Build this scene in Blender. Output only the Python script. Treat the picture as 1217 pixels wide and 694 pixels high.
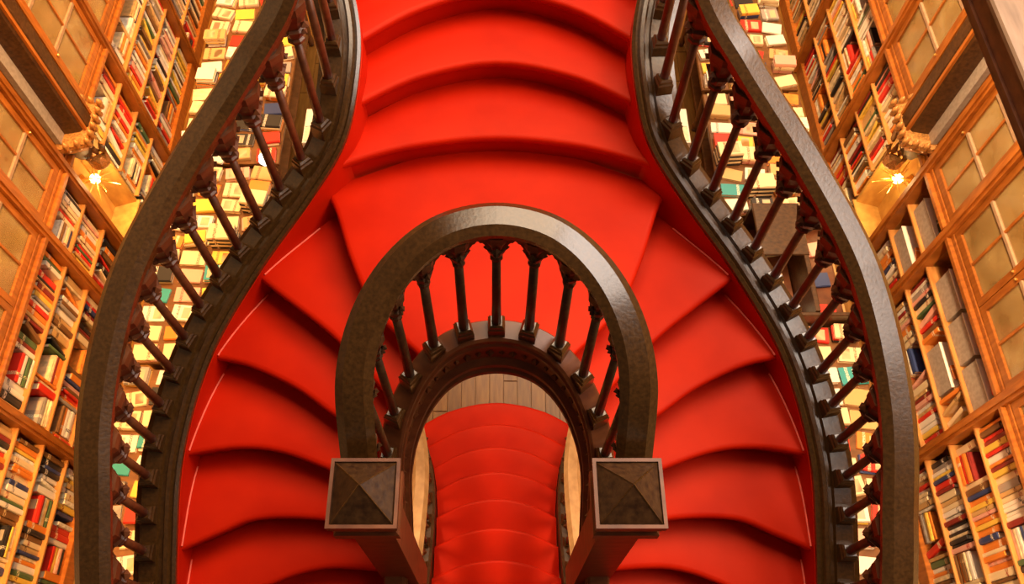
import bpy, math, random
from mathutils import Vector, Matrix, Euler
random.seed(7)
R = math.radians
for o in list(bpy.data.objects): bpy.data.objects.remove(o)
S = bpy.context.scene
C = S.collection

# ------------------------------------------------------------------ camera
CAMH = 7.37
cam_d = bpy.data.cameras.new('camera'); cam = bpy.data.objects.new('camera', cam_d); C.objects.link(cam)
cam.location = (0, 0, CAMH); cam.rotation_euler = (R(29), 0, 0)
cam_d.sensor_width = 36; cam_d.lens = 36*960/1217; cam_d.shift_x = (608.5-590)/1217
cam_d.clip_start = .05
S.camera = cam
# ------------------------------------------------------------------ world, lights, exposure
W = bpy.data.worlds.new('world'); S.world = W; W.use_nodes = True
W.node_tree.nodes['Background'].inputs[0].default_value = (1, .62, .36, 1)
W.node_tree.nodes['Background'].inputs[1].default_value = .045
def area(name, loc, size, power, col, target=None, sy=None, spread=180):
    d = bpy.data.lights.new(name, 'AREA'); d.energy = power; d.color = col
    d.shape = 'RECTANGLE'; d.size = size; d.size_y = sy or size
    o = bpy.data.objects.new(name, d); C.objects.link(o); o.location = loc
    d.spread = R(spread)
    if target:
        o.rotation_euler = (Vector(target)-Vector(loc)).to_track_quat('-Z', 'Y').to_euler()
    return o
# the stained-glass skylight over the stair hall
area('skylight', (1.6, 5.4, 11.3), 6.0, 700, (1, .76, .52), (1.0, 4.4, 3.6), 6.0)
# assumed, unseen light above the right-hand gallery, added for the right rail's sheen
area('assumed_rail_light', (4.0, 2.9, 7.9), 6.5, 370, (1, .86, .74), (1.3, 2.9, 4.6), 2.4)
# assumed lamp rows under the two galleries, added to light the books; no fixtures
area('assumed_lamps_left', (-2.78, 3.6, 4.44), 12, 190, (1, .50, .14), (-3.5, 3.6, 0), .2, 84)
area('assumed_lamps_right', (2.78, 3.6, 4.44), 12, 225, (1, .64, .33), (3.9, 3.6, 0), .2, 100)
# unseen fill light, added in front to brighten the lower flight's nosings
area('flight_fill_front', (0, 5.6, 3.3), .4, 20, (1, .74, .46), (0, 1.8, 1.0), .4, 100)
# added fill lights below the two arms, brightening the lower flight; no fixtures
for sx in (-1, 1):
    area('flight_fill_side', (sx*1.15, 1.5, 2.85), .25, 6, (1, .70, .42), (0, 1.0, 1.0), .25, 110)
S.view_settings.view_transform = 'Standard'
try: S.view_settings.look = 'None'
except Exception: pass
S.view_settings.gamma = 1; S.view_settings.use_curve_mapping = False
S.view_settings.exposure = 0.44

# ------------------------------------------------------------------ materials
M = {}
def new_mat(name):
    m = bpy.data.materials.new(name); m.use_nodes = True
    nt = m.node_tree; b = nt.nodes['Principled BSDF']; M[name] = m
    return m, nt, b
def ramp(nt, fac, stops):
    r = nt.nodes.new('ShaderNodeValToRGB'); nt.links.new(fac, r.inputs[0])
    e = r.color_ramp.elements
    while len(e) < len(stops): e.new(.5)
    for i, (p, c) in enumerate(stops): e[i].position = p; e[i].color = (*c, 1)
    return r.outputs[0]
def wood(name, dark, light, rough=.4, scale=(3, 3, 14), bump=.15, detail=6):
    m, nt, b = new_mat(name)
    tc = nt.nodes.new('ShaderNodeTexCoord'); mp = nt.nodes.new('ShaderNodeMapping')
    mp.inputs['Scale'].default_value = scale
    n = nt.nodes.new('ShaderNodeTexNoise'); n.inputs['Scale'].default_value = 3; n.inputs['Detail'].default_value = detail
    nt.links.new(tc.outputs['Object'], mp.inputs[0]); nt.links.new(mp.outputs[0], n.inputs['Vector'])
    oi = nt.nodes.new('ShaderNodeObjectInfo')
    hv = nt.nodes.new('ShaderNodeHueSaturation')
    mr = nt.nodes.new('ShaderNodeMapRange'); mr.inputs[3].default_value = .85; mr.inputs[4].default_value = 1.15
    nt.links.new(oi.outputs['Random'], mr.inputs[0]); nt.links.new(mr.outputs[0], hv.inputs['Value'])
    nt.links.new(ramp(nt, n.outputs[0], [(.3, dark), (.7, light)]), hv.inputs['Color'])
    nt.links.new(hv.outputs[0], b.inputs['Base Color'])
    b.inputs['Roughness'].default_value = rough
    bp = nt.nodes.new('ShaderNodeBump'); bp.inputs['Strength'].default_value = bump; bp.inputs['Distance'].default_value = .01
    nt.links.new(n.outputs[0], bp.inputs['Height']); nt.links.new(bp.outputs[0], b.inputs['Normal'])
    return m
wood('dark_wood', (.030, .010, .003), (.085, .036, .011), .40, (12, 12, 12))
wood('rail_wood', (.040, .015, .002), (.085, .034, .007), .30, (22, 22, 22))
M['rail_wood'].node_tree.nodes['Principled BSDF'].inputs['Coat Weight'].default_value = .8
M['rail_wood'].node_tree.nodes['Principled BSDF'].inputs['Coat Roughness'].default_value = .22
wood('brown_wood', (.085, .020, .005), (.17, .050, .014), .42, (4, 4, 8))
wood('case_wood', (.26, .070, .007), (.45, .145, .020), .38, (2, 10, 2))
wood('shelf_wood', (.44, .17, .038), (.66, .31, .085), .45, (8, 1.5, 8))
wood('niche_wood', (.50, .24, .05), (.70, .40, .10), .4, (4, 4, 2))
wood('floor_wood', (.17, .066, .009), (.29, .13, .022), .38, (9, 1.2, 9))
wood('table_wood', (.12, .045, .012), (.22, .09, .026), .4, (3, 6, 6))
wood('gallery_wood', (.17, .095, .05), (.28, .165, .095), .45, (8, 1.5, 8))
wood('tan_wood', (.42, .22, .08), (.62, .36, .15), .4, (6, 2, 6))
def plain(name, col, rough=.6, metal=0, spec=.5, nscale=30, amt=.12):
    m, nt, b = new_mat(name)
    n = nt.nodes.new('ShaderNodeTexNoise'); n.inputs['Scale'].default_value = nscale
    tc = nt.nodes.new('ShaderNodeTexCoord'); nt.links.new(tc.outputs['Object'], n.inputs['Vector'])
    a = tuple(c*(1-amt) for c in col); c2 = tuple(min(1, c*(1+amt)) for c in col)
    nt.links.new(ramp(nt, n.outputs[0], [(.35, a), (.65, c2)]), b.inputs['Base Color'])
    b.inputs['Roughness'].default_value = rough; b.inputs['Metallic'].default_value = metal
    b.inputs['Specular IOR Level'].default_value = spec
    return m
plain('plaster', (.52, .36, .20), .8)
plain('page_paper', (.86, .74, .52), .8, amt=.08, nscale=60)
plain('grey_board', (.36, .30, .25), .55)
plain('white_card', (.88, .82, .72), .6, amt=.04)
plain('gold_metal', (.95, .60, .16), .28, .9)
plain('dark_iron', (.03, .02, .015), .5)
plain('lead_came', (.40, .26, .16), .4, .1)
plain('carved_gilt', (.50, .24, .07), .4, .35, nscale=60, amt=.35)
def carpet():
    m, nt, b = new_mat('red_carpet')
    tc = nt.nodes.new('ShaderNodeTexCoord')
    n = nt.nodes.new('ShaderNodeTexNoise'); n.inputs['Scale'].default_value = 3.2; n.inputs['Detail'].default_value = 5
    nt.links.new(tc.outputs['Object'], n.inputs['Vector'])
    nt.links.new(ramp(nt, n.outputs[0], [(.3, (.49, .0075, .0008)), (.7, (.61, .0135, .0012))]), b.inputs['Base Color'])
    b.inputs['Roughness'].default_value = .48; b.inputs['Specular IOR Level'].default_value = .30; b.inputs['Specular Tint'].default_value = (1, .42, .25, 1)
    f = nt.nodes.new('ShaderNodeTexNoise'); f.inputs['Scale'].default_value = 260
    nt.links.new(tc.outputs['Object'], f.inputs['Vector'])
    bp = nt.nodes.new('ShaderNodeBump'); bp.inputs['Strength'].default_value = .12; bp.inputs['Distance'].default_value = .004
    nt.links.new(f.outputs[0], bp.inputs['Height']); nt.links.new(bp.outputs[0], b.inputs['Normal'])
carpet()
def glass():
    m, nt, b = new_mat('leaded_glass')
    tc = nt.nodes.new('ShaderNodeTexCoord')
    n = nt.nodes.new('ShaderNodeTexNoise'); n.inputs['Scale'].default_value = 4; n.inputs['Detail'].default_value = 3
    nt.links.new(tc.outputs['Object'], n.inputs['Vector'])
    nt.links.new(ramp(nt, n.outputs[0], [(.3, (.48, .30, .10)), (.7, (.74, .54, .23))]), b.inputs['Base Color'])
    b.inputs['Roughness'].default_value = .16
    b.inputs['Transmission Weight'].default_value = .45
    b.inputs['Alpha'].default_value = .72
    bp = nt.nodes.new('ShaderNodeBump'); bp.inputs['Strength'].default_value = .25; bp.inputs['Distance'].default_value = .02
    nt.links.new(n.outputs[0], bp.inputs['Height']); nt.links.new(bp.outputs[0], b.inputs['Normal'])
glass()
def emis(name, col, st):
    m, nt, b = new_mat(name)
    b.inputs['Base Color'].default_value = (*col, 1); b.inputs['Emission Color'].default_value = (*col, 1)
    b.inputs['Emission Strength'].default_value = st
emis('lamp_glow', (1, .72, .34), 9)
emis('globe_glow', (1, .92, .78), 5)
def book_mat(name, col, accent):
    """cloth or paper cover with a printed title block and picture field, in the book's own coordinates"""
    m, nt, b = new_mat('cover_'+name)
    tc = nt.nodes.new('ShaderNodeTexCoord'); sp = nt.nodes.new('ShaderNodeSeparateXYZ')
    nt.links.new(tc.outputs['Object'], sp.inputs[0])
    oi = nt.nodes.new('ShaderNodeObjectInfo')
    def mth(op, a, bb):
        n = nt.nodes.new('ShaderNodeMath'); n.operation = op
        for i, v in enumerate((a, bb)):
            if hasattr(v, 'is_linked'): nt.links.new(v, n.inputs[i])
            else: n.inputs[i].default_value = v
        return n.outputs[0]
    def band(v, lo, hi): return mth('MULTIPLY', mth('GREATER_THAN', v, lo), mth('LESS_THAN', v, hi))
    rnd = oi.outputs['Random']
    zz = sp.outputs['Z']; yy = sp.outputs['Y']
    n = nt.nodes.new('ShaderNodeTexNoise'); n.inputs['Scale'].default_value = 1
    n.noise_dimensions = '4D'; nt.links.new(mth('MULTIPLY', rnd, 40), n.inputs['W'])
    mp = nt.nodes.new('ShaderNodeMapping'); mp.inputs['Scale'].default_value = (2, 26, 60)
    nt.links.new(tc.outputs['Object'], mp.inputs[0]); nt.links.new(mp.outputs[0], n.inputs['Vector'])
    letters = mth('GREATER_THAN', n.outputs[0], .5)
    title = mth('MULTIPLY', mth('MULTIPLY', band(zz, .66, .78), letters), mth('GREATER_THAN', mth('FRACT', mth('MULTIPLY', rnd, 3.7), 0), .3))
    pic = mth('MULTIPLY', mth('MULTIPLY', band(zz, .14, .5), band(yy, .16, .86)), mth('GREATER_THAN', mth('FRACT', mth('MULTIPLY', rnd, 7.3), 0), .55))
    n2 = nt.nodes.new('ShaderNodeTexNoise'); n2.inputs['Scale'].default_value = 1.7; n2.inputs['Detail'].default_value = 0
    n2.noise_dimensions = '4D'; nt.links.new(mth('MULTIPLY', rnd, 30), n2.inputs['W']); nt.links.new(tc.outputs['Object'], n2.inputs['Vector'])
    picc = ramp(nt, n2.outputs[0], [(.25, tuple(.5*a+.5*c for a, c in zip(accent, col))), (.5, (.72, .50, .28)), (.75, tuple(.35*a+.25*c for a, c in zip(accent, col)))])
    mx = nt.nodes.new('ShaderNodeMix'); mx.data_type = 'RGBA'
    nt.links.new(pic, mx.inputs[0]); mx.inputs[6].default_value = (*col, 1); nt.links.new(picc, mx.inputs[7])
    mx2 = nt.nodes.new('ShaderNodeMix'); mx2.data_type = 'RGBA'
    nt.links.new(title, mx2.inputs[0]); nt.links.new(mx.outputs[2], mx2.inputs[6]); mx2.inputs[7].default_value = (*accent, 1)
    nt.links.new(mx2.outputs[2], b.inputs['Base Color'])
    b.inputs['Roughness'].default_value = .45
COV = {'cream': ((.82, .64, .38), (.35, .06, .02)), 'white': ((.88, .80, .68), (.08, .07, .09)),
       'tan': ((.62, .38, .15), (.12, .05, .02)), 'orange': ((.80, .24, .03), (.9, .8, .6)),
       'red': ((.72, .03, .015), (.9, .75, .45)), 'dark red': ((.26, .02, .015), (.75, .5, .2)),
       'black': ((.025, .02, .02), (.85, .75, .6)), 'navy': ((.03, .05, .16), (.8, .7, .5)),
       'teal': ((.04, .32, .34), (.9, .8, .6)), 'green': ((.08, .15, .06), (.8, .7, .4)),
       'yellow': ((.85, .55, .08), (.3, .05, .02)), 'grey': ((.36, .31, .27), (.9, .85, .75)),
       'brown': ((.20, .09, .03), (.8, .6, .3)), 'pink': ((.80, .40, .30), (.5, .05, .04))}
for k, (a, b_) in COV.items(): book_mat(k, a, b_)
SHELFW = (['cream']*7 + ['white']*7 + ['tan']*3 + ['orange']*6 + ['red']*3 + ['dark red']*2 + ['black']*4 + ['navy', 'green'] + ['yellow']*3 + ['grey']*2 + ['brown']*3 + ['pink']*2)
TABLEW = (['cream']*9 + ['white']*7 + ['tan']*3 + ['orange']*3 + ['red']*3 + ['black']*2 + ['navy', 'green', 'teal'] + ['yellow']*3 + ['grey']*1 + ['pink']*4)

# ------------------------------------------------------------------ helpers
def link(name, me, mat, parent=None, loc=(0, 0, 0), rot=(0, 0, 0)):
    o = bpy.data.objects.new(name, me); C.objects.link(o)
    if mat and not len(me.materials): me.materials.append(M[mat])
    o.parent = parent; o.location = loc; o.rotation_euler = rot
    return o
def mesh(name, verts, faces, smooth=False):
    me = bpy.data.meshes.new(name); me.from_pydata([tuple(v) for v in verts], [], faces); me.validate(); me.update()
    if smooth: me.shade_smooth()
    return me
def tag(o, label=None, cat=None, group=None, kind=None):
    if label: o['label'] = label
    if cat: o['category'] = cat
    if group: o['group'] = group
    if kind: o['kind'] = kind
    return o
def thing(name, label, cat, loc=(0, 0, 0), rz=0, group=None):
    o = bpy.data.objects.new(name, None); C.objects.link(o); o.location = loc; o.rotation_euler = (0, 0, rz)
    o.empty_display_size = .1
    return tag(o, label, cat, group)
class MB:
    def __init__(s): s.v = []; s.f = []
    def add(s, vs, fs):
        k = len(s.v); s.v += [tuple(v) for v in vs]; s.f += [tuple(i+k for i in f) for f in fs]; return s
    def box(s, x0, x1, y0, y1, z0, z1, bev=0):
        if x0 > x1: x0, x1 = x1, x0
        b = min(bev, (x1-x0)*.4, (y1-y0)*.4, (z1-z0)*.4)
        if b <= 0:
            return s.add([(x0,y0,z0),(x1,y0,z0),(x1,y1,z0),(x0,y1,z0),(x0,y0,z1),(x1,y0,z1),(x1,y1,z1),(x0,y1,z1)],
                  [(0,3,2,1),(4,5,6,7),(0,1,5,4),(1,2,6,5),(2,3,7,6),(3,0,4,7)])
        rings = []
        for (z, i) in ((z0, b), (z0+b, 0), (z1-b, 0), (z1, b)):
            rings.append([(x0+i,y0+i,z),(x1-i,y0+i,z),(x1-i,y1-i,z),(x0+i,y1-i,z)])
        return s.rings(rings)
    def rings(s, rings, cap=True, closed=True):
        n = len(rings[0]); vs = [p for r in rings for p in r]; fs = []
        for i in range(len(rings)-1):
            for j in range(n if closed else n-1):
                a = i*n+j; b = i*n+(j+1) % n
                fs.append((a, b, b+n, a+n))
        if cap:
            fs.append(tuple(range(n-1, -1, -1))); fs.append(tuple((len(rings)-1)*n+j for j in range(n)))
        return s.add(vs, fs)
    def lathe(s, prof, n=8, c=(0, 0, 0), rot=0, sq=False):
        rr = []
        for (r, z) in prof:
            ring = []
            for j in range(n):
                a = rot+2*math.pi*j/n
                k = r*(1/math.cos(math.pi/n) if sq else 1)
                ring.append((c[0]+k*math.cos(a), c[1]+k*math.sin(a), c[2]+z))
            rr.append(ring)
        return s.rings(rr)
    def build(s, name, mat, parent=None, smooth=False, loc=(0, 0, 0), rot=(0, 0, 0)):
        return link(name, mesh(name, s.v, s.f, smooth), mat, parent, loc, rot)
def catmull(P, step=.03):
    P = [Vector(p) for p in P]; Q = [P[0]*2-P[1]] + P + [P[-1]*2-P[-2]]; out = []
    for i in range(1, len(Q)-2):
        a, b, c, d = Q[i-1:i+3]; n = max(2, int((c-b).length/step))
        for k in range(n):
            t = k/n
            out.append(.5*((2*b)+(c-a)*t+(2*a-5*b+4*c-d)*t*t+(3*b-a-3*c+d)*t**3))
    out.append(P[-1]); return out
def normals(path, side):
    N = []
    for i in range(len(path)):
        a = path[max(0, i-1)]; b = path[min(len(path)-1, i+1)]
        t = Vector((b.x-a.x, b.y-a.y)); t.normalize(); N.append(Vector((t.y, -t.x))*side)
    return N
def sweep(mb, path, prof, N):
    rings = []
    for p, n in zip(path, N):
        rings.append([(p.x+n.x*o, p.y+n.y*o, p.z+dz) for (o, dz) in prof])
    return mb.rings(rings)
def arclen(path):
    L = [0]
    for a, b in zip(path, path[1:]): L.append(L[-1]+math.hypot(b.x-a.x, b.y-a.y))
    return L
def at_len(path, L, s):
    for i in range(len(L)-1):
        if L[i+1] >= s:
            t = (s-L[i])/max(1e-9, L[i+1]-L[i]); return path[i].lerp(path[i+1], t), i
    return path[-1].copy(), len(path)-1
def resample(P, n):
    P = catmull([Vector((p[0], p[1], 0)) for p in P], .02); L = arclen(P)
    return [at_len(P, L, L[-1]*k/(n-1))[0].xy for k in range(n)]
CP, SP = math.cos(R(61)), math.sin(R(61))
def proj(x, y, z):
    h = CAMH-z; d = y*CP+h*SP
    return 590+x/d*960, 347-(y*SP-h*CP)/d*960

# ------------------------------------------------------------------ room shell
XW = 3.69
fl = MB().box(-4.2, 4.2, -3, 10.2, -.2, -.012).build('floor', 'table_wood'); tag(fl, kind='structure')
plank_me = None
pm = MB().box(-.0665, .0665, -.745, .745, -.02, 0, .002); plank_me = mesh('plank', pm.v, pm.f)
for i in range(-17, 18):
    off = (i*.37) % 1.5
    for k in range(-1, 6):
        y = 1.1+off*.9+k*1.5-.6
        o = link('plank', plank_me, 'floor_wood', fl, (i*.136, y, 0))
# wide margin of the floor under the tables and cases
tag(MB().box(-4.1, -2.39, -2.9, 10, -.012, -.004).build('trim_1', 'floor_wood'), kind='structure')
tag(MB().box(2.39, 4.1, -2.9, 10, -.012, -.004).build('trim_2', 'floor_wood'), kind='structure')
tag(MB().box(-4.2, -4.05, -3, 10.2, -.1, 7).build('wall_left', 'plaster'), kind='structure')
tag(MB().box(4.05, 4.2, -3, 10.2, -.1, 7).build('wall_right', 'plaster'), kind='structure')
tag(MB().box(-4.05, 4.05, 10.05, 10.2, -.1, 7).build('wall_back', 'plaster'), kind='structure')
for nm, s, xe in (('ceiling_left', -1, 2.66), ('ceiling_right', 1, 2.36)):
    g = MB().box(s*xe, s*4.05, -3, 10.05, 4.50, 4.66).build(nm, 'brown_wood'); tag(g, kind='structure')
    m = MB()
    m.box(s*(xe-.02), s*(xe+.24), -3, 10.05, 4.66, 4.70, .01)
    m.build('edge_board', 'gallery_wood', g)
    m = MB().box(s*(xe-.012), s*(xe+.02), -3, 10.05, 4.53, 4.56, .004); m.build('bead_moulding', 'brown_wood', g)

# ------------------------------------------------------------------ the staircase
ZL = CAMH-3.55; RS = .17
stair = thing('staircase', 'red carpeted double staircase with twin curving arms meeting above a central flight', 'staircase')
NC = 25
def nose_profile(A, B, z, drop, back=.05):
    d = (B-A); d.normalize()
    pts = [(A+d*.045, z-drop-.012), (A+d*.04, z-.058), (A+d*.014, z-.05), (A+d*.003, z-.038), (A, z-.026), (A+d*.003, z-.013), (A+d*.012, z-.004), (A+d*.03, z)]
    m1 = A.lerp(B, .5)
    pts += [(m1, z), (B+d*back, z), (B+d*back, z-.10), (A+d*.10, z-drop-.10)]
    return [(p.x, p.y, zz) for p, zz in pts]
def step(name, NA, NB, z, drop=RS, back=.05, label=None):
    A = resample(NA, NC); B = resample(NB, NC)
    m = MB().rings([nose_profile(a, b, z, drop, back) for a, b in zip(A, B)])
    o = m.build(name, 'red_carpet', stair, True)
    o.data.set_sharp_from_angle(angle=R(50))
    return o
# nosing curves of the left arm, outer end to inner end, from the junction tread downwards
ARM = [
 [(-.93, 2.60), (-.86, 2.47), (-.747, 2.15), (-.60, 1.86), (-.33, 1.58)],
 [(-1.32, 2.20), (-1.17, 2.075), (-.858, 1.826), (-.66, 1.62), (-.49, 1.43)],
 [(-1.56, 1.775), (-1.32, 1.725), (-1.05, 1.60), (-.857, 1.465), (-.55, 1.25)],
 [(-1.68, 1.275), (-1.39, 1.325), (-1.16, 1.315), (-.917, 1.237), (-.55, 1.08)],
 [(-1.70, .80), (-1.43, .925), (-1.24, 1.0), (-.92, 1.0), (-.55, .93)],
 [(-1.70, .36), (-1.40, .57), (-1.165, .708), (-.90, .785), (-.55, .77)],
 [(-1.68, -.02), (-1.38, .22), (-1.15, .36), (-.90, .46), (-.55, .50)],
 [(-1.66, -.36), (-1.38, -.12), (-1.12, .03), (-.90, .12), (-.55, .17)],
 [(-1.64, -.70), (-1.38, -.46), (-1.12, -.30), (-.90, -.22), (-.55, -.18)]]
for s in (-1, 1):
    mir = lambda c: [(-s*x if s > 0 else x, y) for x, y in c] if s > 0 else c
    for k in range(1, 8):
        step('step', mir(ARM[k]), mir(ARM[k-1]), ZL-RS*k)
    # half of the junction tread
    step('step', mir(ARM[0]), [(0, 3.02), (0, 2.7), (0, 2.3), (0, 2.0), (0, 1.67)], ZL, back=0)
UP = [
 [(-.90, 2.56), (-.805, 2.64), (-.45, 2.765), (0, 2.82)],
 [(-.82, 2.82), (-.717, 2.91), (-.40, 3.105), (0, 3.20)],
 [(-.83, 3.08), (-.714, 3.187), (-.40, 3.43), (0, 3.555)],
 [(-.92, 3.38), (-.76, 3.50), (-.42, 3.77), (0, 3.90)],
 [(-1.10, 3.62), (-.86, 3.80), (-.46, 4.10), (0, 4.24)],
 [(-1.30, 4.0), (-.95, 4.14), (-.5, 4.45), (0, 4.58)]]
for k in range(5):
    full = lambda c: c + [(-x, y) for x, y in c[-2::-1]]
    step('step', full(UP[k]), full(UP[k+1]), ZL+RS*(k+1))
# lower central flight
RL = .1655; LOW = []
LW = [.76, .62, .545, .50, .48, .475] + [.475]*10
LS = [.26, .21, .185, .165, .15, .14] + [.13]*10
for n in range(16):
    y = 2.80-.2715*n; w = LW[n]; g = LS[n]
    LOW.append([(-w, y-g), (-w*.55, y-g*.30), (0, y), (w*.55, y-g*.30), (w, y-g)])
for n in range(14):
    step('step', LOW[n], LOW[n+1], RL*(n+1), RL)
ZLAND = ZL-RS*8
lm = MB().box(-1.66, 1.66, -2.6, -.98, ZLAND-.16, ZLAND, .01)
for s in (-1, 1): lm.box(s*.53, s*1.66, -.99, -.38, ZLAND-.16, ZLAND, .01)
lm.build('landing', 'red_carpet', stair)

# strings -----------------------------------------------------------------
OUT = [(-1.60, -.75, 2.50), (-1.60, -.30, 2.68), (-1.60, .10, 2.84), (-1.61, .45, 3.005), (-1.622, .83, 3.175), (-1.615, 1.28, 3.345), (-1.50, 1.75, 3.515), (-1.27, 2.15, 3.685),
       (-.985, 2.475, 3.90), (-.80, 2.68, 4.09), (-.725, 2.90, 4.25), (-.712, 3.19, 4.385), (-.79, 3.50, 4.52), (-.95, 3.80, 4.66), (-1.15, 4.10, 4.78)]
RAILH = [.66, .66, .66, .67, .70, .77, .85, .90, .95, .96, .96, .96, .96, .96, .96]
def interp_rail(y):
    ys = [p[1] for p in OUT]
    if y <= ys[0]: return RAILH[0]
    for i in range(len(ys)-1):
        if ys[i] <= y <= ys[i+1]: return RAILH[i]+(RAILH[i+1]-RAILH[i])*(y-ys[i])/(ys[i+1]-ys[i])
    return RAILH[-1]
def mirror(path, s): return [Vector((-p.x if s > 0 else p.x, p.y, p.z)) for p in path]
outer_l = catmull([Vector(p) for p in OUT], .035)

# baluster pieces (shared meshes)
def make_bal(h, cap, w=.020, tag_=''):
    base = MB().lathe([(.040, -.05), (.040, .05), (.034, .058), (.034, .072), (.026, .082)], 4, rot=math.pi/4, sq=True)
    sh = MB().lathe([(w*1.12, .05), (w*1.0, h*.35), (w*.88, h-cap)], 8, rot=math.pi/8, sq=True)
    cp = MB().lathe([(.022, h-cap-.012), (.030, h-cap-.005), (.030, h-cap+.008), (.023, h-cap+.016), (.036, h-cap+.045), (.045, h-cap+.075), (.036, h-cap+.085),
                     (.044, h-cap+.12), (.056, h-.035), (.060, h-.02), (.060, h+.02)], 8, rot=math.pi/8, sq=True)
    # curled leaves on the four faces of the capital
    for a in range(4):
        ca, sa = math.cos(a*math.pi/2), math.sin(a*math.pi/2)
        for (rr, zz, q) in ((.047, h-cap+.07, .016), (.060, h-cap+.118, .019)):
            vs = []
            for (dx, dy, dz) in ((1, 0, 0), (-1, 0, 0), (0, 1, 0), (0, -1, 0), (0, 0, 1), (0, 0, -1)):
                vs.append((ca*rr+dx*q, sa*rr+dy*q, zz+dz*q))
            cp.add(vs, [(0,2,4),(2,1,4),(1,3,4),(3,0,4),(2,0,5),(1,2,5),(3,1,5),(0,3,5)])
    return mesh('baluster', sh.v, sh.f, True), mesh('base_block', base.v, base.f), mesh('capital', cp.v, cp.f)
balcache = {}
def get_bal(h, cap):
    key = (round(h*25), cap)
    if key not in balcache: balcache[key] = make_bal(round(h*25)/25, cap)
    return balcache[key]
ARCH = [(0, 1), (.10, .97), (.16, .80), (.20, .58), (.27, .56), (.30, .40), (.36, .22), (.43, .20), (.5, .06)]
ARCH = ARCH + [(1-u, d) for u, d in ARCH[-2::-1]]
def arch(a, b, parent, mat, deep=.15, th=.022):
    """cusped arch of the arcade under the rail, between two baluster heads (a, b at the rail underside)"""
    d = Vector((b.x-a.x, b.y-a.y)); n = Vector((d.y, -d.x)).normalized()*th
    top = []; bot = []
    for u, dep in ARCH:
        p = a.lerp(b, u)
        top.append((p.x, p.y, p.z+.02)); bot.append((p.x, p.y, p.z-deep*dep))
    k = len(top); vs = []
    for sg in (-1, 1):
        vs += [(x+n.x*sg, y+n.y*sg, z) for x, y, z in top]+[(x+n.x*sg, y+n.y*sg, z) for x, y, z in bot]
    fs = []
    for i in range(k-1):
        fs += [(i, i+1, k+i+1, k+i), (2*k+i+1, 2*k+i, 3*k+i, 3*k+i+1), (k+i, k+i+1, 3*k+i+1, 3*k+i)]
    return link('arch', mesh('arch', vs, fs), mat, parent)
RAILP = [(-.050, -.085), (-.062, -.070), (-.062, -.045), (-.075, -.035), (-.078, -.005), (-.042, .028), (.042, .028), (.078, -.005), (.075, -.035), (.062, -.045), (.062, -.070), (.050, -.085)]
def rail_segments(root, path, N, cuts, mat, k=1, kz=1):
    L = arclen(path); tot = L[-1]; cut = [0]+cuts+[1]
    for a, b in zip(cut, cut[1:]):
        idx = [i for i in range(len(path)) if a*tot-1e-6 <= L[i] <= b*tot+1e-6]
        i0, i1 = idx[0], idx[-1]
        if a > 0: i0 = prev
        prev = i1
        m = MB(); sweep(m, path[i0:i1+1], [(o*k, dz*kz) for o, dz in RAILP], N[i0:i1+1])
        o = m.build('handrail', mat, root, True); o.data.set_sharp_from_angle(angle=R(18))

for s, word in ((-1, 'left'), (1, 'right')):
    P = mirror(outer_l, s); N = normals(P, s)     # N points away from the stair
    if N[len(N)//3].x*s < 0: N = [-n for n in N]
    # carved string board
    m = MB(); sweep(m, P, [(-.012, -.02), (-.012, .012), (.004, .022), (.016, .012), (.026, .030), (.044, .034), (.054, .016), (.072, .016), (.080, .034), (.165, .034), (.172, .018), (.200, .010), (.206, -.03), (.19, -.06), (.19, -.26), (.21, -.28), (.20, -.33), (0, -.33)], N)
    so = m.build('string_board', 'rail_wood', stair, True); so.data.set_sharp_from_angle(angle=R(25))
    m = MB(); sweep(m, P, [(-.016, -.34), (-.016, -.012), (.0, -.008), (.0, -.34)], N)
    m.build('skirting', 'red_carpet', stair, True).data.set_sharp_from_angle(angle=R(40))
    rootb = thing('balustrade', 'dark carved outer balustrade on the %s side of the red stair%s' % (word, ', pale sheen on rail' if s > 0 else ''), 'balustrade', group='outer balustrades of the stair')
    RP = [Vector((p.x+n.x*.122, p.y+n.y*.122, p.z+interp_rail(p.y)-.028)) for p, n in zip(P, N)]
    rail_segments(rootb, RP, N, [.16, .34, .50, .64, .80], 'rail_wood')
    LL = arclen(RP); k = 0; heads = []; sp = .172
    nb = int(LL[-1]/sp)
    for k in range(nb+1):
        q, i = at_len(RP, LL, .04+k*sp*(LL[-1]-.08)/(nb*sp))
        n = N[i]; zt = P[i].z+.034
        h = q.z-.085-zt
        bm, bb, bc = get_bal(h, .20)
        hh = round(h*25)/25
        ang = math.atan2(n.y, n.x)
        o = link('baluster', bm, 'brown_wood', rootb, (q.x, q.y, zt), (0, 0, ang)); o.scale = (1, 1, h/hh)
        link('base_block', bb, 'rail_wood', o); link('capital', bc, 'brown_wood', o).scale = (1.3, 1.3, 1)
        heads.append(Vector((q.x, q.y, q.z-.085)))
    for a, b in zip(heads, heads[1:]): arch(a, b, rootb, 'brown_wood', .16)

# pale piping where tread carpet meets the skirting
YK = [2.475, 2.15, 1.75, 1.28, .83, .45, .10, -.30]
plain('carpet_piping', (.88, .10, .05), .5)
for s in (-1, 1):
    P = mirror(outer_l, s); N = normals(P, s)
    if N[len(N)//3].x*s < 0: N = [-n for n in N]
    for k in range(1, 8):
        seg = [(p, n) for p, n in zip(P, N) if YK[k]+.012 <= p.y <= YK[k-1]+.01]
        if len(seg) < 2: continue
        m = MB(); zz = ZL-RS*k
        m.rings([[(p.x+n.x*o, p.y+n.y*o, zz+dz) for o, dz in ((-.024, -.002), (-.024, .004), (-.0185, .006), (-.014, .004), (-.014, -.002))] for p, n in seg])
        m.build('edge_piping', 'carpet_piping', stair)

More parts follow.
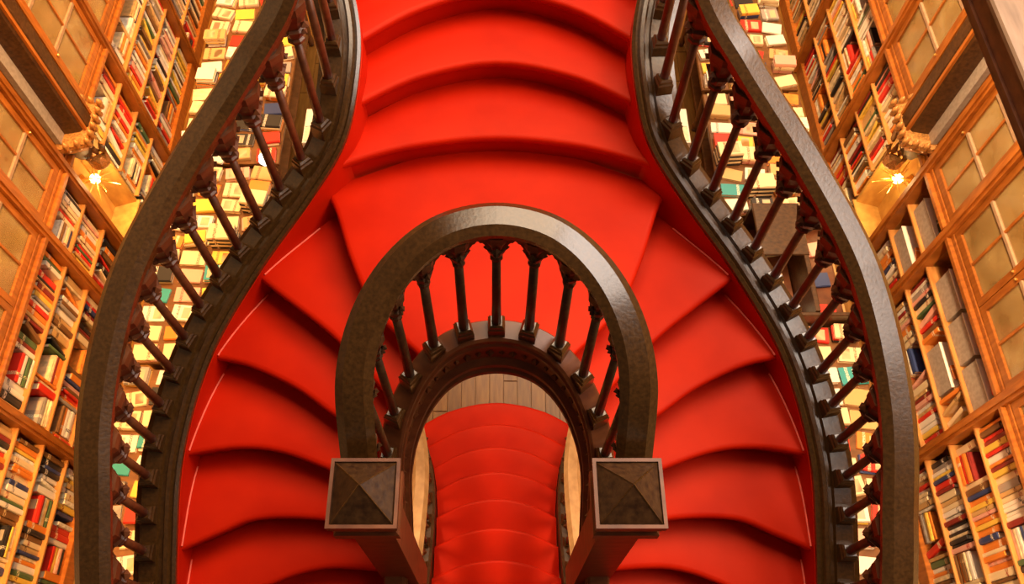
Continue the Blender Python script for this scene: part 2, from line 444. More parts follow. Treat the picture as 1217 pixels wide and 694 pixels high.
# inner horseshoe balustrade --------------------------------------------------
UC, UR = 1.15, .555
def upath(r, zf, straight_end):
    pts = []
    ys = [straight_end+(UC-straight_end)*k/14 for k in range(14)]
    for y in ys: pts.append(Vector((-r, y, zf(90+(UC-y)*100))))
    for k in range(61):
        a = R(-90+3*k); pts.append(Vector((r*math.sin(a), UC+r*math.cos(a), zf(abs(-90+3*k)))))
    for y in reversed(ys): pts.append(Vector((r, y, zf(90+(UC-y)*100))))
    return pts
def lerp_tab(t, v):
    if v <= t[0][0]: return t[0][1]
    for (a, b), (c, d) in zip(t, t[1:]):
        if v <= c:
            u = (v-a)/(c-a); return b+(d-b)*u
    return t[-1][1]
STR = [(0, CAMH-3.40), (24, CAMH-3.42), (40, CAMH-3.50), (60, CAMH-3.68), (78, CAMH-3.86), (90, CAMH-4.0), (110, CAMH-4.22), (125, CAMH-4.38), (180, CAMH-4.72), (270, CAMH-5.05)]
RLT = [(0, CAMH-2.475), (24, CAMH-2.50), (45, CAMH-2.60), (65, CAMH-2.73), (90, CAMH-2.92), (100, CAMH-3.06), (110, CAMH-3.22), (130, CAMH-3.5)]
def smooth_tab(t): return lambda v: sum(lerp_tab(t, abs(v+d)) for d in (-8, -4, 0, 4, 8))/5
zs = smooth_tab(STR); zr = smooth_tab(RLT)
ip = upath(.53, zs, -.45)
IN_ = normals(ip, 1)
if IN_[len(ip)//2].y < 0: IN_ = [-n for n in IN_]
m = MB(); sweep(m, ip, [(.062, -.30), (.062, -.01), (.052, .004), (-.040, .004), (-.052, -.008), (-.052, -.035), (-.060, -.050), (-.060, -.075), (-.045, -.085), (-.045, -.20), (-.058, -.215), (-.072, -.235), (-.072, -.265), (-.055, -.28), (-.062, -.285), (-.078, -.30), (-.078, -.33), (.03, -.33)], IN_)
so = m.build('inner_string', 'brown_wood', stair, True); so.data.set_sharp_from_angle(angle=R(25))
# carved rosettes along the inner string
LL = arclen(ip); m = MB(); k = 0
while .04+k*.062 < LL[-1]:
    q, i = at_len(ip, LL, .04+k*.062); n = IN_[i]; c = (q.x-n.x*.047, q.y-n.y*.047, q.z-.142); r = .020 if k % 2 else .028
    m.add([(c[0]+dx*r*1.0, c[1]+dy*r, c[2]+dz*r) for dx, dy, dz in ((.8,0,0),(-.8,0,0),(0,.8,0),(0,-.8,0),(0,0,1),(0,0,-1))], [(0,2,4),(2,1,4),(1,3,4),(3,0,4),(2,0,5),(1,2,5),(3,1,5),(0,3,5)])
    k += 1
tag(m.build('carved_rosettes', 'brown_wood', stair), kind='stuff')
root_i = thing('balustrade', 'dark horseshoe balustrade around the open well between the two pyramid-capped newels', 'balustrade')
rp = upath(UR, lambda v: zr(v)-.028, .955)
RN = normals(rp, 1)
if RN[len(rp)//2].y < 0: RN = [-n for n in RN]
rail_segments(root_i, rp, RN, [.28, .5, .72], 'rail_wood', .96, .8)
heads = []
for k in range(-6, 7):
    adeg = 16.4*k
    if abs(adeg) <= 90:
        a = R(adeg); x, y = .538*math.sin(a), UC+.538*math.cos(a); ang = math.pi/2-a
    else:
        x = math.copysign(.538, adeg); y = UC-(abs(adeg)-90)/100; ang = 0
    zt = zs(abs(adeg))+.004; hd = zr(abs(adeg))-.028-.066-(.035 if abs(k) == 6 else 0); h = hd-zt
    bm, bb, bc = get_bal(h, .18); hh = round(h*25)/25
    o = link('baluster', bm, 'dark_wood', root_i, (x, y, zt), (0, 0, ang)); o.scale = (1, 1, h/hh)
    link('base_block', bb, 'rail_wood', o); link('capital', bc, 'dark_wood', o).scale = (.84, .84, 1)
    heads.append(Vector((x, y, hd)))
for a, b in zip(heads, heads[1:]): arch(a, b, root_i, 'dark_wood', .13)
# newels
for s, word in ((-1, 'left'), (1, 'right')):
    nz = CAMH-2.98
    nw = thing('newel_post', '%s newel post with square pyramid cap at the end of horseshoe rail' % word, 'newel post', (s*.512, .832, 2.2), group='pyramid-capped newels')
    def sq(prof, name, mat): return MB().lathe([(r, z-2.2) for r, z in prof], 4, rot=math.pi/4, sq=True).build(name, mat, nw)
    sq([(.088, 2.2), (.088, nz-.46), (.100, nz-.45), (.100, nz-.40), (.108, nz-.385), (.108, nz-.345), (.126, nz-.33), (.130, nz-.32), (.130, nz-.265), (.118, nz-.25), (.118, nz-.215), (.126, nz-.205), (.126, nz-.175), (.112, nz-.165)], 'shaft', 'brown_wood')
    cp = sq([(.118, nz-.175), (.134, nz-.160), (.134, nz-.125), (.128, nz-.118), (.122, nz-.118), (.120, nz-.122), (.002, nz)], 'pyramid_cap', 'dark_wood')
    # raised hips of the pyramid
    m = MB()
    for a in range(4):
        ang = math.pi/4+a*math.pi/2; ca, sa = math.cos(ang), math.sin(ang); q = .0035
        base = Vector((ca*.168, sa*.168, nz-2.2-.121)); tip = Vector((0, 0, nz-2.2+.001))
        sd = Vector((-sa, ca, 0))*q; up = Vector((ca*.55, sa*.55, .83))*.003
        m.add([base-sd, base+sd, tip+sd, tip-sd, base+up, tip+up], [(0, 1, 4), (1, 2, 5, 4), (2, 3, 5), (3, 0, 4, 5)])
    m.build('hip_ridges', 'rail_wood', cp)
    m = MB()
    for a in range(4):
        ca, sa = math.cos(a*math.pi/2), math.sin(a*math.pi/2)
        vs = []
        for (u, v, z) in ((-.136, .122, -.122), (.136, .122, -.122), (.136, .136, -.122), (-.136, .136, -.122), (-.136, .122, -.112), (.136, .122, -.112), (.136, .136, -.112), (-.136, .136, -.112)):
            u = math.copysign(.136 if a % 2 == 0 else .122, u)
            vs.append((u*ca-v*sa, u*sa+v*ca, nz-2.2+z))
        m.add(vs, [(0,3,2,1),(4,5,6,7),(0,1,5,4),(1,2,6,5),(2,3,7,6),(3,0,4,7)])
    m.build('cap_rim', 'brown_wood', cp)
    # small bracket block under the cap
    MB().box(-.155 if s < 0 else .085, -.085 if s < 0 else .155, -.06, .0, nz-2.2-.52, nz-2.2-.42, .006).build('bracket', 'dark_wood', nw)
    # pendant foot
    MB().lathe([(.06, -.12), (.085, -.06), (.085, 0)], 8).build('pendant', 'dark_wood', nw)
# lower flight strings and balustrades
for s, word in ((-1, 'left'), (1, 'right')):
    pts = [Vector((s*(LW[n]+.06), 2.80-.2715*n-LS[n], RL*(n+1)+.06)) for n in range(15)]
    pts.insert(0, Vector((s*.95, 2.86, RL*.6)))
    P = catmull(pts, .06); N = normals(P, 1)
    if N[len(N)//2].x*s < 0: N = [-n for n in N]
    m = MB(); sweep(m, P, [(-.05, -.30), (-.05, .02), (-.03, .035), (.05, .035), (.06, .02), (.06, -.30)], N)
    m.build('lower_string', 'dark_wood', stair, True).data.set_sharp_from_angle(angle=R(30))
    rb = thing('balustrade', 'tan-railed %s balustrade of the lower central flight, seen through the well' % word, 'balustrade', group='lower flight balustrades')
    RP = [Vector((p.x+n.x*.01, p.y, p.z+.72)) for p, n in zip(P, N)]
    m = MB(); sweep(m, RP, [(o*.8, dz) for o, dz in RAILP], N)
    m.build('handrail', 'tan_wood', rb, True).data.set_sharp_from_angle(angle=R(30))
    LL = arclen(RP); nb = int(LL[-1]/.2); heads = []
    for k in range(nb+1):
        q, i = at_len(RP, LL, .03+k*(LL[-1]-.06)/nb); zt = P[i].z+.03; h = q.z-.08-zt
        bm, bb, bc = get_bal(h, .18); hh = round(h*25)/25
        o = link('baluster', bm, 'brown_wood', rb, (q.x, q.y, zt), (0, 0, math.atan2(N[i].y, N[i].x))); o.scale = (1, 1, h/hh)
        link('base_block', bb, 'rail_wood', o); link('capital', bc, 'brown_wood', o)

# ------------------------------------------------------------------ books
m = MB()
m.box(0, .10, .03, 1, 0, 1); m.box(.90, 1, .03, 1, 0, 1)
m.rings([[(0, .06, z), (.0, .035, z), (.12, .010, z), (.5, 0, z), (.88, .010, z), (1, .035, z), (1, .06, z)] for z in (0, 1)])
book_me = mesh('book', m.v, m.f); book_me.materials.append(M['cover_cream'])
m = MB().box(.09, .91, .05, .96, .02, .975); page_me = mesh('page_block', m.v, m.f); page_me.materials.append(M['page_paper'])
def make_book(name, dims, mat4, color, label, group):
    o = bpy.data.objects.new(name, book_me); C.objects.link(o)
    o.material_slots[0].link = 'OBJECT'; o.material_slots[0].material = M['cover_'+color]
    o.matrix_world = mat4 @ Matrix.Diagonal((*dims, 1))
    p = bpy.data.objects.new('page_block', page_me); C.objects.link(p); p.parent = o
    return tag(o, label, 'book', group)
ORD = ['zeroth', 'first', 'second', 'third', 'fourth', 'fifth', 'sixth', 'seventh', 'eighth', 'ninth', 'tenth'] + ['%dth' % i for i in range(11, 21)] + ['21st', '22nd', '23rd'] + ['%dth' % i for i in range(24, 31)] + ['31st', '32nd', '33rd'] + ['%dth' % i for i in range(34, 41)] + ['41st', '42nd', '43rd'] + ['%dth' % i for i in range(44, 60)]
RAIL_EDGE = [(0, 322), (14, 311), (117, 230), (237, 173), (296, 138), (365, 114), (445, 97), (513, 88), (579, 91), (645, 101), (694, 112)]

# ------------------------------------------------------------------ bookcases
BAYS = [(.70, 2.15, 'nearest'), (2.15, 3.60, 'second'), (3.60, 4.25, 'narrow third'), (4.25, 5.70, 'niche'), (5.70, 7.20, 'fifth'), (7.20, 8.70, 'farthest')]
BOARDS = [.17, .58, 1.00, 1.41, 1.82]
ROWN = ['bottom', 'second', 'third', 'top']
shelf_specs = []      # every upright book: dict
def cases(s, word):
    xf = s*XW
    X = lambda d: s*(XW+d)         # d > 0 is into the wall
    for bi, (y0, y1, bn) in enumerate(BAYS):
        bc = thing('bookcase', '%s bookcase of the %s wall, open shelves below leaded glass doors' % (bn, word) if bn != 'niche' else 'bookcase beside the gilt lamp niche on the %s wall' % word, 'bookcase', (0, 0, 0), group='bookcases along the walls')
        w0 = y0+.045; w1 = y1-.0
        MB().box(X(.30), X(.33), y0, y1, 0, 4.5).build('back_panel', 'case_wood', bc)
        # post at the near end
        m = MB().box(X(-.045), X(.05), y0-.045, y0+.045, 0, 4.5, .012)
        m.box(X(-.062), X(-.03), y0-.018, y0+.018, .1, 4.4, .008)
        m.build('post', 'case_wood', bc)
        MB().box(X(.05), X(.30), y0-.012, y0+.012, 0, 4.5).build('side_panel', 'shelf_wood', bc)
        MB().box(X(-.01), X(.30), w0, y1-.045, 0, BOARDS[0], .005).build('plinth', 'case_wood', bc)
        ys0 = w0
        if bn == 'niche': ys0 = 4.90
        for z in BOARDS[1:-1]:
            MB().box(X(.0), X(.30), ys0, y1-.045, z-.024, z, .003).build('shelf', 'shelf_wood', bc)
        m = MB().box(X(-.05), X(.30), w0, y1-.045, BOARDS[-1], BOARDS[-1]+.055, .01)
        m.box(X(-.02), X(.0), w0, y1-.045, BOARDS[-1]+.055, BOARDS[-1]+.10, .005)
        m.build('ledge', 'case_wood', bc)
        # cabinet interior shelf and leaded doors
        nd = 1 if y1-y0 < 1 else 2
        dy = (y1-.045-w0)/nd
        zb, rows, rh = BOARDS[-1]+.105, 4, .44
        zt = zb+.08+rows*rh+.06
        for d in range(nd):
            a = w0+d*dy+.004; b = a+dy-.008
            dr = MB()
            dr.box(X(-.015), X(.025), a, a+.055, zb, zt, .006); dr.box(X(-.015), X(.025), b-.055, b, zb, zt, .006)
            dr.box(X(-.015), X(.025), a+.055, b-.055, zb, zb+.08, .006); dr.box(X(-.015), X(.025), a+.055, b-.055, zt-.06, zt, .006)
            dro = dr.build('door', 'case_wood', bc)
            ia, ib = a+.055, b-.055; mid = (ia+ib)/2
            MB().box(X(-.012), X(.018), mid-.010, mid+.010, zb+.08, zt-.06, .004).build('glazing_bar', 'case_wood', dro)
            for r in range(1, rows):
                zz = zb+.08+r*rh
                MB().box(X(-.014), X(.020), ia, ib, zz-.020, zz+.020, .006).build('glazing_bar', 'lead_came', dro)
            for r in range(rows):
                for (pa, pb) in ((ia, mid-.010), (mid+.010, ib)):
                    z0 = zb+.08+r*rh+(.02 if r else 0); z1 = zb+.08+(r+1)*rh-(.02 if r < rows-1 else 0)
                    MB().box(X(.002), X(.008), pa, pb, z0, z1).build('pane', 'leaded_glass', dro)
                    # chamfered corners of each light
            MB().lathe([(.010, 0), (.013, .012), (.006, .02)], 8, c=(0, 0, 0)).build('knob', 'gold_metal', dro, loc=(X(-.015), (b-.028 if d == 0 else a+.028), zb+.5), rot=(0, -s*math.pi/2, 0))
        for r in range(1, 4):
            MB().box(X(.05), X(.30), w0, y1-.045, zb+.06+r*rh, zb+.08+r*rh).build('cabinet_shelf', 'shelf_wood', bc)
        m = MB().box(X(-.07), X(.30), w0, y1-.045, zt+.01, zt+.10, .015); m.box(X(-.03), X(.30), w0, y1-.045, zt+.10, 4.5)
        m.build('cornice', 'case_wood', bc)
        # books, row by row
        for r in range(4):
            z0 = BOARDS[r]; gap = BOARDS[r+1]-BOARDS[r]-.03
            if bn == 'niche' and r >= 0: yy = ys0+.02
            else: yy = w0+.01
            yend = y1-.05; idx = 0
            skip = (s > 0 and bi == 1 and r == 3) or (s > 0 and bi == 2 and r >= 2)
            if skip: continue
            while yy < yend-.03:
                u = random.random()
                if s > 0 and bi == 1 and r == 2 and yy > 2.5 and yy < 3.0:
                    yy = 3.0; continue
                if u < .07 and yend-yy > .30:          # a pile laid flat
                    n = random.randint(3, 5); z = z0; hgt = random.uniform(.20, .24)
                    for q in range(n):
                        t = random.uniform(.03, .055)
                        if z+t > z0+gap: break
                        idx += 1
                        shelf_specs.append(dict(s=s, word=word, bi=bi, r=r, idx=idx, flat=True, dims=(t, random.uniform(.15, .18), hgt), c=random.choice(SHELFW), pos=(X(.015+random.uniform(0, .02)), yy, z), tilt=0))
                        z += t+.001
                    yy += hgt+.012
                    continue
                t = random.choice([.026, .032, .038, .045, .055])*random.uniform(.9, 1.15)
                h = min(gap-.015, random.uniform(.25, .37)); dp = random.uniform(.16, .22)
                if yy+t > yend: break
                tilt = 0
                if u > .93 and yend-yy > .16:
                    tilt = random.uniform(.10, .24); yy += 0.0
                idx += 1
                shelf_specs.append(dict(s=s, word=word, bi=bi, r=r, idx=idx, flat=False, dims=(t, dp, h), c=random.choice(SHELFW), pos=(X(.015+random.uniform(0, .03)), yy, z0), tilt=tilt))
                yy += (t if not tilt else t*math.cos(tilt)+h*math.sin(tilt)+.002)+.0015
                if random.random() < .03: yy += .05
for s, word in ((-1, 'left'), (1, 'right')): cases(s, word)
def book_matrix(b):
    s = b['s']; t, dp, h = b['dims']; x, y, z = b['pos']
    rz = -math.pi/2 if s > 0 else math.pi/2
    # local X -> along y, local Y -> into the wall
    Rm = Matrix.Rotation(rz, 4, 'Z')
    if b['flat']:
        # thickness up, height along the shelf
        Rm = Rm @ Matrix.Rotation(-math.pi/2, 4, 'Y')
        # local X -> z, local Z -> -localx -> (s>0: +y, s<0: -y)
        off = Vector((x, y if s > 0 else y+h, z))
        return Matrix.Translation(off) @ Rm
    if s > 0:   # local X -> -y
        T = Matrix.Translation((x, y+t, z))
        if b['tilt']:
            T = Matrix.Translation((x, y+t*math.cos(b['tilt']), z)) if False else Matrix.Translation((x, y, z)) @ Matrix.Rotation(-b['tilt'], 4, 'X') @ Matrix.Translation((0, t, 0))
            T = Matrix.Translation((0, 0, t*math.sin(b['tilt']))) @ T
        return T @ Rm
    T = Matrix.Translation((x, y, z))
    if b['tilt']:
        T = Matrix.Translation((0, 0, t*math.sin(b['tilt']))) @ T @ Matrix.Rotation(-b['tilt'], 4, 'X')
    return T @ Rm
for b in shelf_specs:
    x, y, z = b['pos']; u, v = proj(x, y, z+b['dims'][2]*.5)
    um = 1180-u if b['s'] > 0 else u
    vis = -15 < v < 709 and um > (-12 if b['s'] < 0 else -45) and um < lerp_tab(RAIL_EDGE, v)+2
    b['vis'] = vis; b['d'] = math.hypot(math.hypot(x, y), CAMH-z)
    b['size'] = max(b['dims'])*sorted(b['dims'])[0 if not b['flat'] else 0]*(1 if vis else 0)/b['d']**2
order = sorted([b for b in shelf_specs if b['vis']], key=lambda b: -b['size'])
keep = set(id(b) for b in order[:300])
bays_s = ['nearest', 'second', 'narrow third', 'niche', 'fifth', 'farthest']
stuff = {}
for b in shelf_specs:
    if id(b) in keep:
        lab = '%s %s book, %s from near end, %s shelf, %s bookcase, %s wall' % (b['c'], 'flat' if b['flat'] else ('leaning' if b['tilt'] else 'upright'), ORD[b['idx']], ROWN[b['r']], bays_s[b['bi']], b['word'])
        make_book('shelf_book', b['dims'], book_matrix(b), b['c'], lab, 'books on the wall shelves')  # ordinary book on a wall shelf, of no particular binding
    else: stuff.setdefault((b['s'], b['bi']), []).append(b)
cn = list(COV.keys())
def joined_books(name, bs, label, group):
    V = []; F = []; MI = []
    for b in bs:
        mat4 = b['m4'] @ Matrix.Diagonal((*b['dims'], 1))
        for me, mi in ((book_me, cn.index(b['c'])), (page_me, len(cn))):
            k = len(V); V += [tuple(mat4 @ v.co) for v in me.vertices]
            for p in me.polygons: F.append(tuple(i+k for i in p.vertices)); MI.append(mi)
    me = bpy.data.meshes.new(name); me.from_pydata(V, [], F)
    for c in cn:
        nm = 'spine_'+c
        if nm not in M: plain(nm, COV[c][0], .5, nscale=20, amt=.2)
        me.materials.append(M[nm])
    me.materials.append(M['page_paper'])
    me.polygons.foreach_set('material_index', MI); me.update()
    o = bpy.data.objects.new(name, me); C.objects.link(o)
    tag(o, label, 'books', group, 'stuff')
for (s, bi), bs in stuff.items():
    for b in bs: b['m4'] = book_matrix(b)
    joined_books('shelf_books', bs, 'remaining packed rows of mixed books in the %s bookcase, %s wall' % (bays_s[bi], 'right' if s > 0 else 'left'), 'rows of distant shelf books')

# niche fittings: pendant pier with crockets, gilt star lamp, carved panel
for s, word in ((-1, 'left'), (1, 'right')):
    X = lambda d: s*(XW+d)
    ya, yb = 4.31, 4.86; yc = (ya+yb)/2
    pier = thing('pendant_pier', 'hanging carved pier with crocketed base above the gilt lamp, %s wall' % word, 'pier', (X(0), yc, 2.0), group='pendant piers')
    def loc(m, name, mat, smooth=False): return m.build(name, mat, pier, smooth)
    pr = [(-.27, -.02), (-.20, -.24), (.20, -.24), (.27, -.02)]      # along y, out of the wall
    sec = lambda k, z: [(s*(dx*k), y*k, z) for y, dx in pr]
    MB().box(s*-.02, s*-.07, -.25, .25, .08, 2.45, .006).build('backing_plate', 'grey_board', pier)
    pr2 = [(-.15, -.06), (-.12, -.20), (-.05, -.235), (.05, -.235), (.12, -.20), (.15, -.06)]
    m = MB().rings([[(s*dx, y, z) for y, dx in pr2] for z in (.06, 2.45)]); loc(m, 'shaft', 'dark_wood')
    for yy in (-.085, .085):
        MB().box(s*-.212, s*-.236, yy-.014, yy+.014, .08, 2.44, .005).build('shaft_rib', 'case_wood', pier)
    m = MB().rings([sec(.80, -.10), sec(.95, -.02), sec(1.06, 0), sec(1.06, .05), sec(.9, .09)]); loc(m, 'corbel', 'carved_gilt')
    m = MB().rings([sec(.30, -.34), sec(.45, -.26), sec(.80, -.10)]); loc(m, 'corbel_drop', 'dark_wood')
    # crockets around the rim
    cm = MB().lathe([(.004, -.035), (.016, -.015), (.010, .0), (.018, .018), (.012, .034), (.003, .05)], 6); cme = mesh('crocket', cm.v, cm.f, True)
    rim = [(-.285, -.02), (-.255, -.10), (-.225, -.18), (-.20, -.255), (-.12, -.262), (-.04, -.262), (.04, -.262), (.12, -.262), (.20, -.255), (.225, -.18), (.255, -.10), (.285, -.02)]
    for y, dx in rim: link('crocket', cme, 'carved_gilt', pier, (s*dx*1.06, y*1.06, .05)).scale = (1.7, 1.7, 1.5)
    # niche shell: splayed lit cheeks
    ni = thing('lamp_niche', 'golden wooden niche with splayed cheeks behind the star lamp, %s wall' % word, 'niche', (X(0), yc, BOARDS[1]), group='lamp niches')
    MB().box(s*.20, s*.23, -.26, .26, 0, 1.20, .004).build('back_board', 'niche_wood', ni)
    for sg in (-1, 1):
        MB().rings([[(s*0, sg*.265, z), (s*0, sg*.240, z), (s*.20, sg*.17, z), (s*.20, sg*.20, z)] for z in (0, 1.2)]).build('cheek', 'niche_wood', ni)
    MB().box(s*-.03, s*.24, -.27, .27, -.03, 0, .006).build('sill', 'niche_wood', ni)
    # carved dark panel under the niche with a gilt medallion
    cpn = thing('carved_panel', 'dark carved panel with gilt medallion below the lamp niche, %s wall' % word, 'panel', (X(0), yc, BOARDS[0]), group='carved panels')
    MB().box(s*.0, s*.04, -.26, .26, 0, .37, .006).build('board', 'dark_wood', cpn)
    MB().lathe([(.10, 0), (.10, .012), (.075, .02), (.07, .012), (.05, .012), (.03, .026), (.004, .03)], 20).build('medallion', 'carved_gilt', cpn, True, (0, 0, .19), (0, -s*math.pi/2, 0))
    for (yy, zz) in ((-.18, .07), (.18, .07), (-.18, .31), (.18, .31)):
        MB().lathe([(.035, 0), (.03, .014), (.004, .02)], 8).build('boss', 'carved_gilt', cpn, True, (0, yy, zz), (0, -s*math.pi/2, 0))
    # gilt starburst lamp
    sc = thing('star_lamp', 'gilt starburst wall lamp glowing in its niche on the %s wall' % word, 'lamp', (X(.06), yc, 1.28), group='gilt star lamps')
    MB().lathe([(.03, 0), (.045, .02), (.02, .05), (.014, .14)], 10).build('bracket', 'gold_metal', sc, True, (s*.14, 0, 0), (0, -s*math.pi/2, 0))
    MB().lathe([(.001, -.05), (.035, -.035), (.05, 0), (.035, .035), (.001, .05)], 12).build('bulb', 'lamp_glow', sc, True)
    sm = MB().lathe([(.012, 0), (.009, .05), (.001, .17)], 4); sme = mesh('ray', sm.v, sm.f); sm = MB().lathe([(.012, 0), (.009, .04), (.001, .11)], 4); sme2 = mesh('ray', sm.v, sm.f)
    for k in range(28):
        a = k*2.39996; ct = 1-2*(k+.5)/28; st = math.sqrt(1-ct*ct)
        d = Vector((st*math.cos(a), st*math.sin(a), ct))
        if d.x*s > .55: continue
        link('ray', sme if k % 2 else sme2, 'gold_metal', sc, d*.055, d.to_track_quat('Z', 'Y').to_euler())
    # leaf crown over the lamp
    lf = MB().add([(0, 0, 0), (.035, 0, .05), (.012, .012, .13), (-.012, .012, .13), (-.035, 0, .05), (0, -.02, .07), (0, .03, .16)], [(0, 1, 5), (0, 5, 4), (1, 2, 5), (5, 3, 4), (5, 2, 6), (5, 6, 3), (0, 4, 1), (1, 4, 3, 2), (2, 3, 6)])
    lme = mesh('leaf', lf.v, lf.f)
    crown = thing('leaf_crown', 'dark gilt leaf crown between star lamp and pier, %s wall' % word, 'ornament', (X(-.10), yc, 1.50), group='leaf crowns')
    MB().lathe([(.05, 0), (.085, .02), (.085, .05), (.06, .06)], 12).build('ring', 'carved_gilt', crown, True)
    for k in range(9):
        a = k*2*math.pi/9; link('leaf', lme, 'carved_gilt', crown, (.085*math.cos(a), .085*math.sin(a), .03), (0, 0, a-math.pi/2))
    pl = bpy.data.lights.new('star_lamp_light', 'POINT'); pl.energy = 8; pl.color = (1, .66, .26); pl.shadow_soft_size = .05
    po = bpy.data.objects.new('star_lamp_light', pl); C.objects.link(po); po.location = (X(-.14), yc, 1.22)

# grey display boxes in the second and third right bookcases
gi = 0
for (bi, r, ya, hh, wd) in ((1, 3, 2.22, .22, .36), (1, 3, 2.62, .23, .36), (1, 3, 3.02, .24, .36), (1, 2, 2.52, .22, .40), (2, 3, 3.70, .20, .42), (2, 2, 3.70, .17, .42)):
    gi += 1
    where = {(1, 3): 'top shelf of the second', (1, 2): 'third shelf of the second', (2, 3): 'top shelf of the narrow third', (2, 2): 'third shelf of the narrow third'}[(bi, r)]
    nth = {1: 'near-end ', 2: 'middle ', 3: 'far-end '}.get(gi, '')
    g = thing('display_box', '%sgrey display box with white lid, %s right bookcase' % (nth, where), 'box', (XW+.03, ya, BOARDS[r]), group='grey display boxes')
    MB().box(0, .24, 0, wd, 0, hh, .004).build('body', 'grey_board', g)
    MB().box(-.004, .244, -.004, wd+.004, hh, hh+.012, .003).build('lid', 'white_card', g)
    for q in range(2):
        c = [('red', 'white'), ('orange', 'cream'), ('cream', 'green'), ('orange', 'red'), ('black', 'orange'), ('orange', 'white')][gi-1][q]
        Rm = Matrix.Translation((XW+.06+q*.09, ya+.06+q*.13, BOARDS[r]+hh+.0125)) @ Matrix.Rotation(R(-90+random.uniform(-12, 12)), 4, 'Z') @ Matrix.Rotation(-math.pi/2, 4, 'Y')
        make_book('book', (.025+.02*q, .11, .12), Rm, c, '%s small book on the %sgrey display box, %s right bookcase' % (c, nth, where), 'books on display boxes')

# ------------------------------------------------------------------ tables with books
table_specs = []
TYS = {-1: [(.70, 2.86, 'nearest'), (2.92, 5.08, 'middle'), (5.14, 7.75, 'farthest')], 1: [(.70, 3.28, 'nearest'), (4.50, 6.08, 'middle'), (6.14, 7.75, 'farthest')]}
for s, word in ((-1, 'left'), (1, 'right')):
    for (y0, y1, tn) in TYS[s]:
        t = thing('display_table', '%s long wooden table heaped with books, %s aisle' % (tn, word), 'table', (s*2.74, (y0+y1)/2, 0), group='book tables')
        hy = (y1-y0)/2; zt = .80
        MB().box(-.52, .52, -hy, hy, zt-.045, zt, .008).build('tabletop', 'table_wood', t)
        MB().box(-.46, .46, -hy+.06, hy-.06, zt-.14, zt-.045, .004).build('apron', 'table_wood', t)
        for sx in (-1, 1):
            for sy in (-1, 1):
                MB().lathe([(.03, 0), (.045, .08), (.03, .14), (.038, .5), (.045, .62), (.045, zt-.05)], 8).build('leg', 'table_wood', t, True, (sx*.42, sy*(hy-.12), 0))
        MB().box(-.42, .42, -hy+.1, hy-.1, .16, .20, .004).build('lower_shelf', 'table_wood', t)
        ny = int((y1-y0-.04)/.185)
        for rI in range(4):
            for cI in range(ny):
                cx = s*(2.74-.385+rI*.257)+random.uniform(-.01, .01); cy = y0+.09+cI*(y1-y0-.18)/(ny-1)
                n = random.choice([1, 1, 1, 1, 1, 2, 2, 3])
                strip = (tn, rI, cI % 5) in (('middle', 0, 3), ('middle', 1, 1), ('nearest', 0, 2))
                if strip: n = 6
                z = zt+.0005; rot0 = random.choice([0, 0, math.pi])+random.gauss(0, .11)
                for q in range(n):
                    th = random.uniform(.016, .05); h = random.uniform(.185, .235); wd = random.uniform(.13, .168)
                    if strip: th, h, wd = .03, .24, .17
                    rot = rot0+random.gauss(0, .02)
                    Rm = Matrix.Rotation(rot, 4, 'Z') @ Matrix.Rotation(-math.pi/2, 4, 'Y')
                    cen = Rm @ Vector((0, wd/2, h/2))
                    mat4 = Matrix.Translation((cx-cen.x, cy-cen.y, z)) @ Rm
                    cc = random.choice(TABLEW) if not strip else ('black' if q % 2 == 0 else 'cream')
                    pile = '' if n == 1 else (', pile top' if q == n-1 else ', %s up in pile' % ORD[q+1])
                    lab = '%s book lying%s, row %s, %s from near end, %s %s table' % (cc, pile, ['one', 'two', 'three', 'four'][rI], ORD[cI+1], tn, word)
                    table_specs.append((th, wd, h, mat4, cc, lab, (cx, cy, z+th), tn, word, s))
                    z += th+.0008
STRING_EDGE = [(0, 385), (53, 398), (145, 380), (193, 352), (233, 326), (268, 302), (300, 280), (332, 258), (370, 237), (403, 218), (440, 204), (473, 191), (515, 182), (553, 174), (597, 172), (641, 178), (694, 192)]
RAIL_IN = [(0, 358), (10, 353), (74, 307), (155, 247), (244, 198), (303, 166), (365, 149), (414, 135), (455, 128), (506, 123), (542, 121), (594, 126), (638, 139), (694, 156)]
tb = []
for t_ in table_specs:
    u, v = proj(*t_[6]); um = 1180-u if t_[9] > 0 else u
    ok = -12 < v < 706 and (um < lerp_tab(RAIL_EDGE, v)+3 or lerp_tab(RAIL_IN, v)-4 < um < lerp_tab(STRING_EDGE, v)+4)
    tb.append((ok, math.hypot(t_[6][0], t_[6][1]), t_))
vis_t = [b for b in tb if b[0]]; vis_t.sort(key=lambda b: b[1])
keep_t = set(id(b[2]) for b in vis_t[:300])
print('visible table books', len(vis_t), 'visible shelf books', len(order))
rest_t = {}
for ok, d, t_ in tb:
    if id(t_) in keep_t: make_book('table_book', t_[:3], t_[3], t_[4], t_[5], 'books laid out on the tables')  # ordinary book lying on a table, binding unknown, same mesh as shelved ones
    else: rest_t.setdefault((t_[7], t_[8]), []).append(dict(dims=t_[:3], c=t_[4], m4=t_[3]))
for (tn, word), bs in rest_t.items():
    joined_books('table_books', bs, 'other mixed books covering the rest of the %s %s table' % (tn, word), 'other books on the tables')

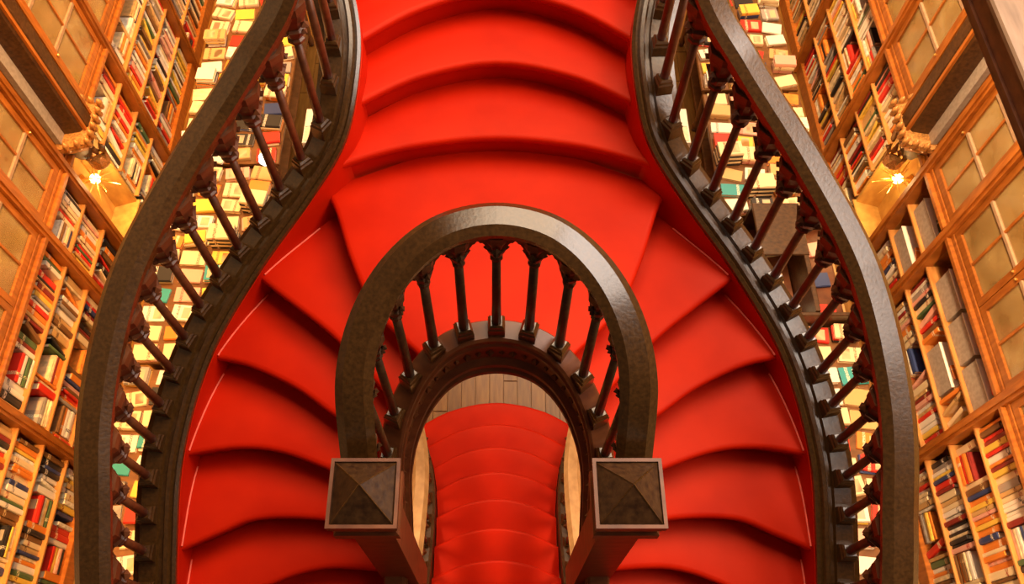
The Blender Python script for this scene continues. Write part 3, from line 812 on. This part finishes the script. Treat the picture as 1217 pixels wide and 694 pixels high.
# small things between the stair and the tables
gl = thing('globe_lamp', 'small glowing white globe lamp among books on the left middle table', 'lamp', (-2.245, 4.93, .80))
MB().lathe([(.05, 0), (.05, .012), (.012, .02), (.010, .26), (.02, .275)], 12).build('stand', 'dark_iron', gl, True)
MB().lathe([(.012, .27), (.045, .285), (.065, .33), (.055, .375), (.02, .398), (.001, .40)], 16).build('globe', 'globe_glow', gl, True)
for s, word in ((-1, 'left'), (1, 'right')):
    lb = thing('leaflet_box', 'white leaflet box on the floor beside the %s side of the stair' % word, 'box', (s*1.98, 5.9, 0), group='white leaflet boxes')
    MB().box(-.13, .13, -.24, .24, 0, .50, .006).build('box', 'white_card', lb)
    MB().box(-.11, .11, -.02, .22, .50, .512, .002).build('leaflets', 'white_card', lb)
    MB().box(-.11, .11, -.22, -.03, .50, .508, .002).build('leaflets', 'page_paper', lb)
# dark book cart by the right tables
ct = thing('book_cart', 'dark wooden book cart with pale shelf edge between the right tables', 'cart', (2.86, 3.89, 0)); ct.scale = (1.5, 1, 1)
MB().rings([[(-.30, -.55, z), (-.18, -.62, z), (.18, -.62, z), (.30, -.55, z), (.30, .55, z), (.18, .62, z), (-.18, .62, z), (-.30, .55, z)] for z in (.22, .30)]).build('deck', 'dark_wood', ct)
for (y, h) in ((-.58, 1.0), (.58, 1.0)):
    MB().box(-.28, .28, y-.02, y+.02, .30, h, .008).build('end_panel', 'dark_wood', ct)
MB().box(-.015, .015, -.56, .56, .30, 1.02, .004).build('divider', 'dark_wood', ct)
for sg in (-1, 1):
    MB().box(sg*.02, sg*.27, -.56, .56, .60, .625, .003).build('shelf', 'brown_wood', ct)
    MB().box(sg*.27, sg*.285, -.56, .56, .595, .635, .003).build('shelf_edge', 'tan_wood', ct)
    for y in (-.45, .45):
        MB().lathe([(.11, -.02), (.11, .02), (.03, .03)], 16).build('wheel', 'dark_iron', ct, True, (sg*.24, y, .11), (0, math.pi/2, 0))
MB().box(-.28, .02, .02, .60, 1.0, 1.03, .006).build('top_board', 'dark_wood', ct)
for k in range(6):
    c = ['white', 'red', 'cream', 'navy', 'cream', 'pink'][k]
    Rm = Matrix.Rotation(R(4*k-8), 4, 'Z') @ Matrix.Rotation(-math.pi/2, 4, 'Y')
    cen = Rm @ Vector((0, .09, .11)); 
    make_book('book', (.03, .15, .20), Matrix.Translation((2.86+.22*(1 if k % 2 else -1)-cen.x, 3.89-.36+(k//2)*.34-cen.y, .6255)) @ Rm, c, '%s book lying on the shelf of the dark cart, %s from near end' % (c, ORD[k//2+1]), 'books on the cart')
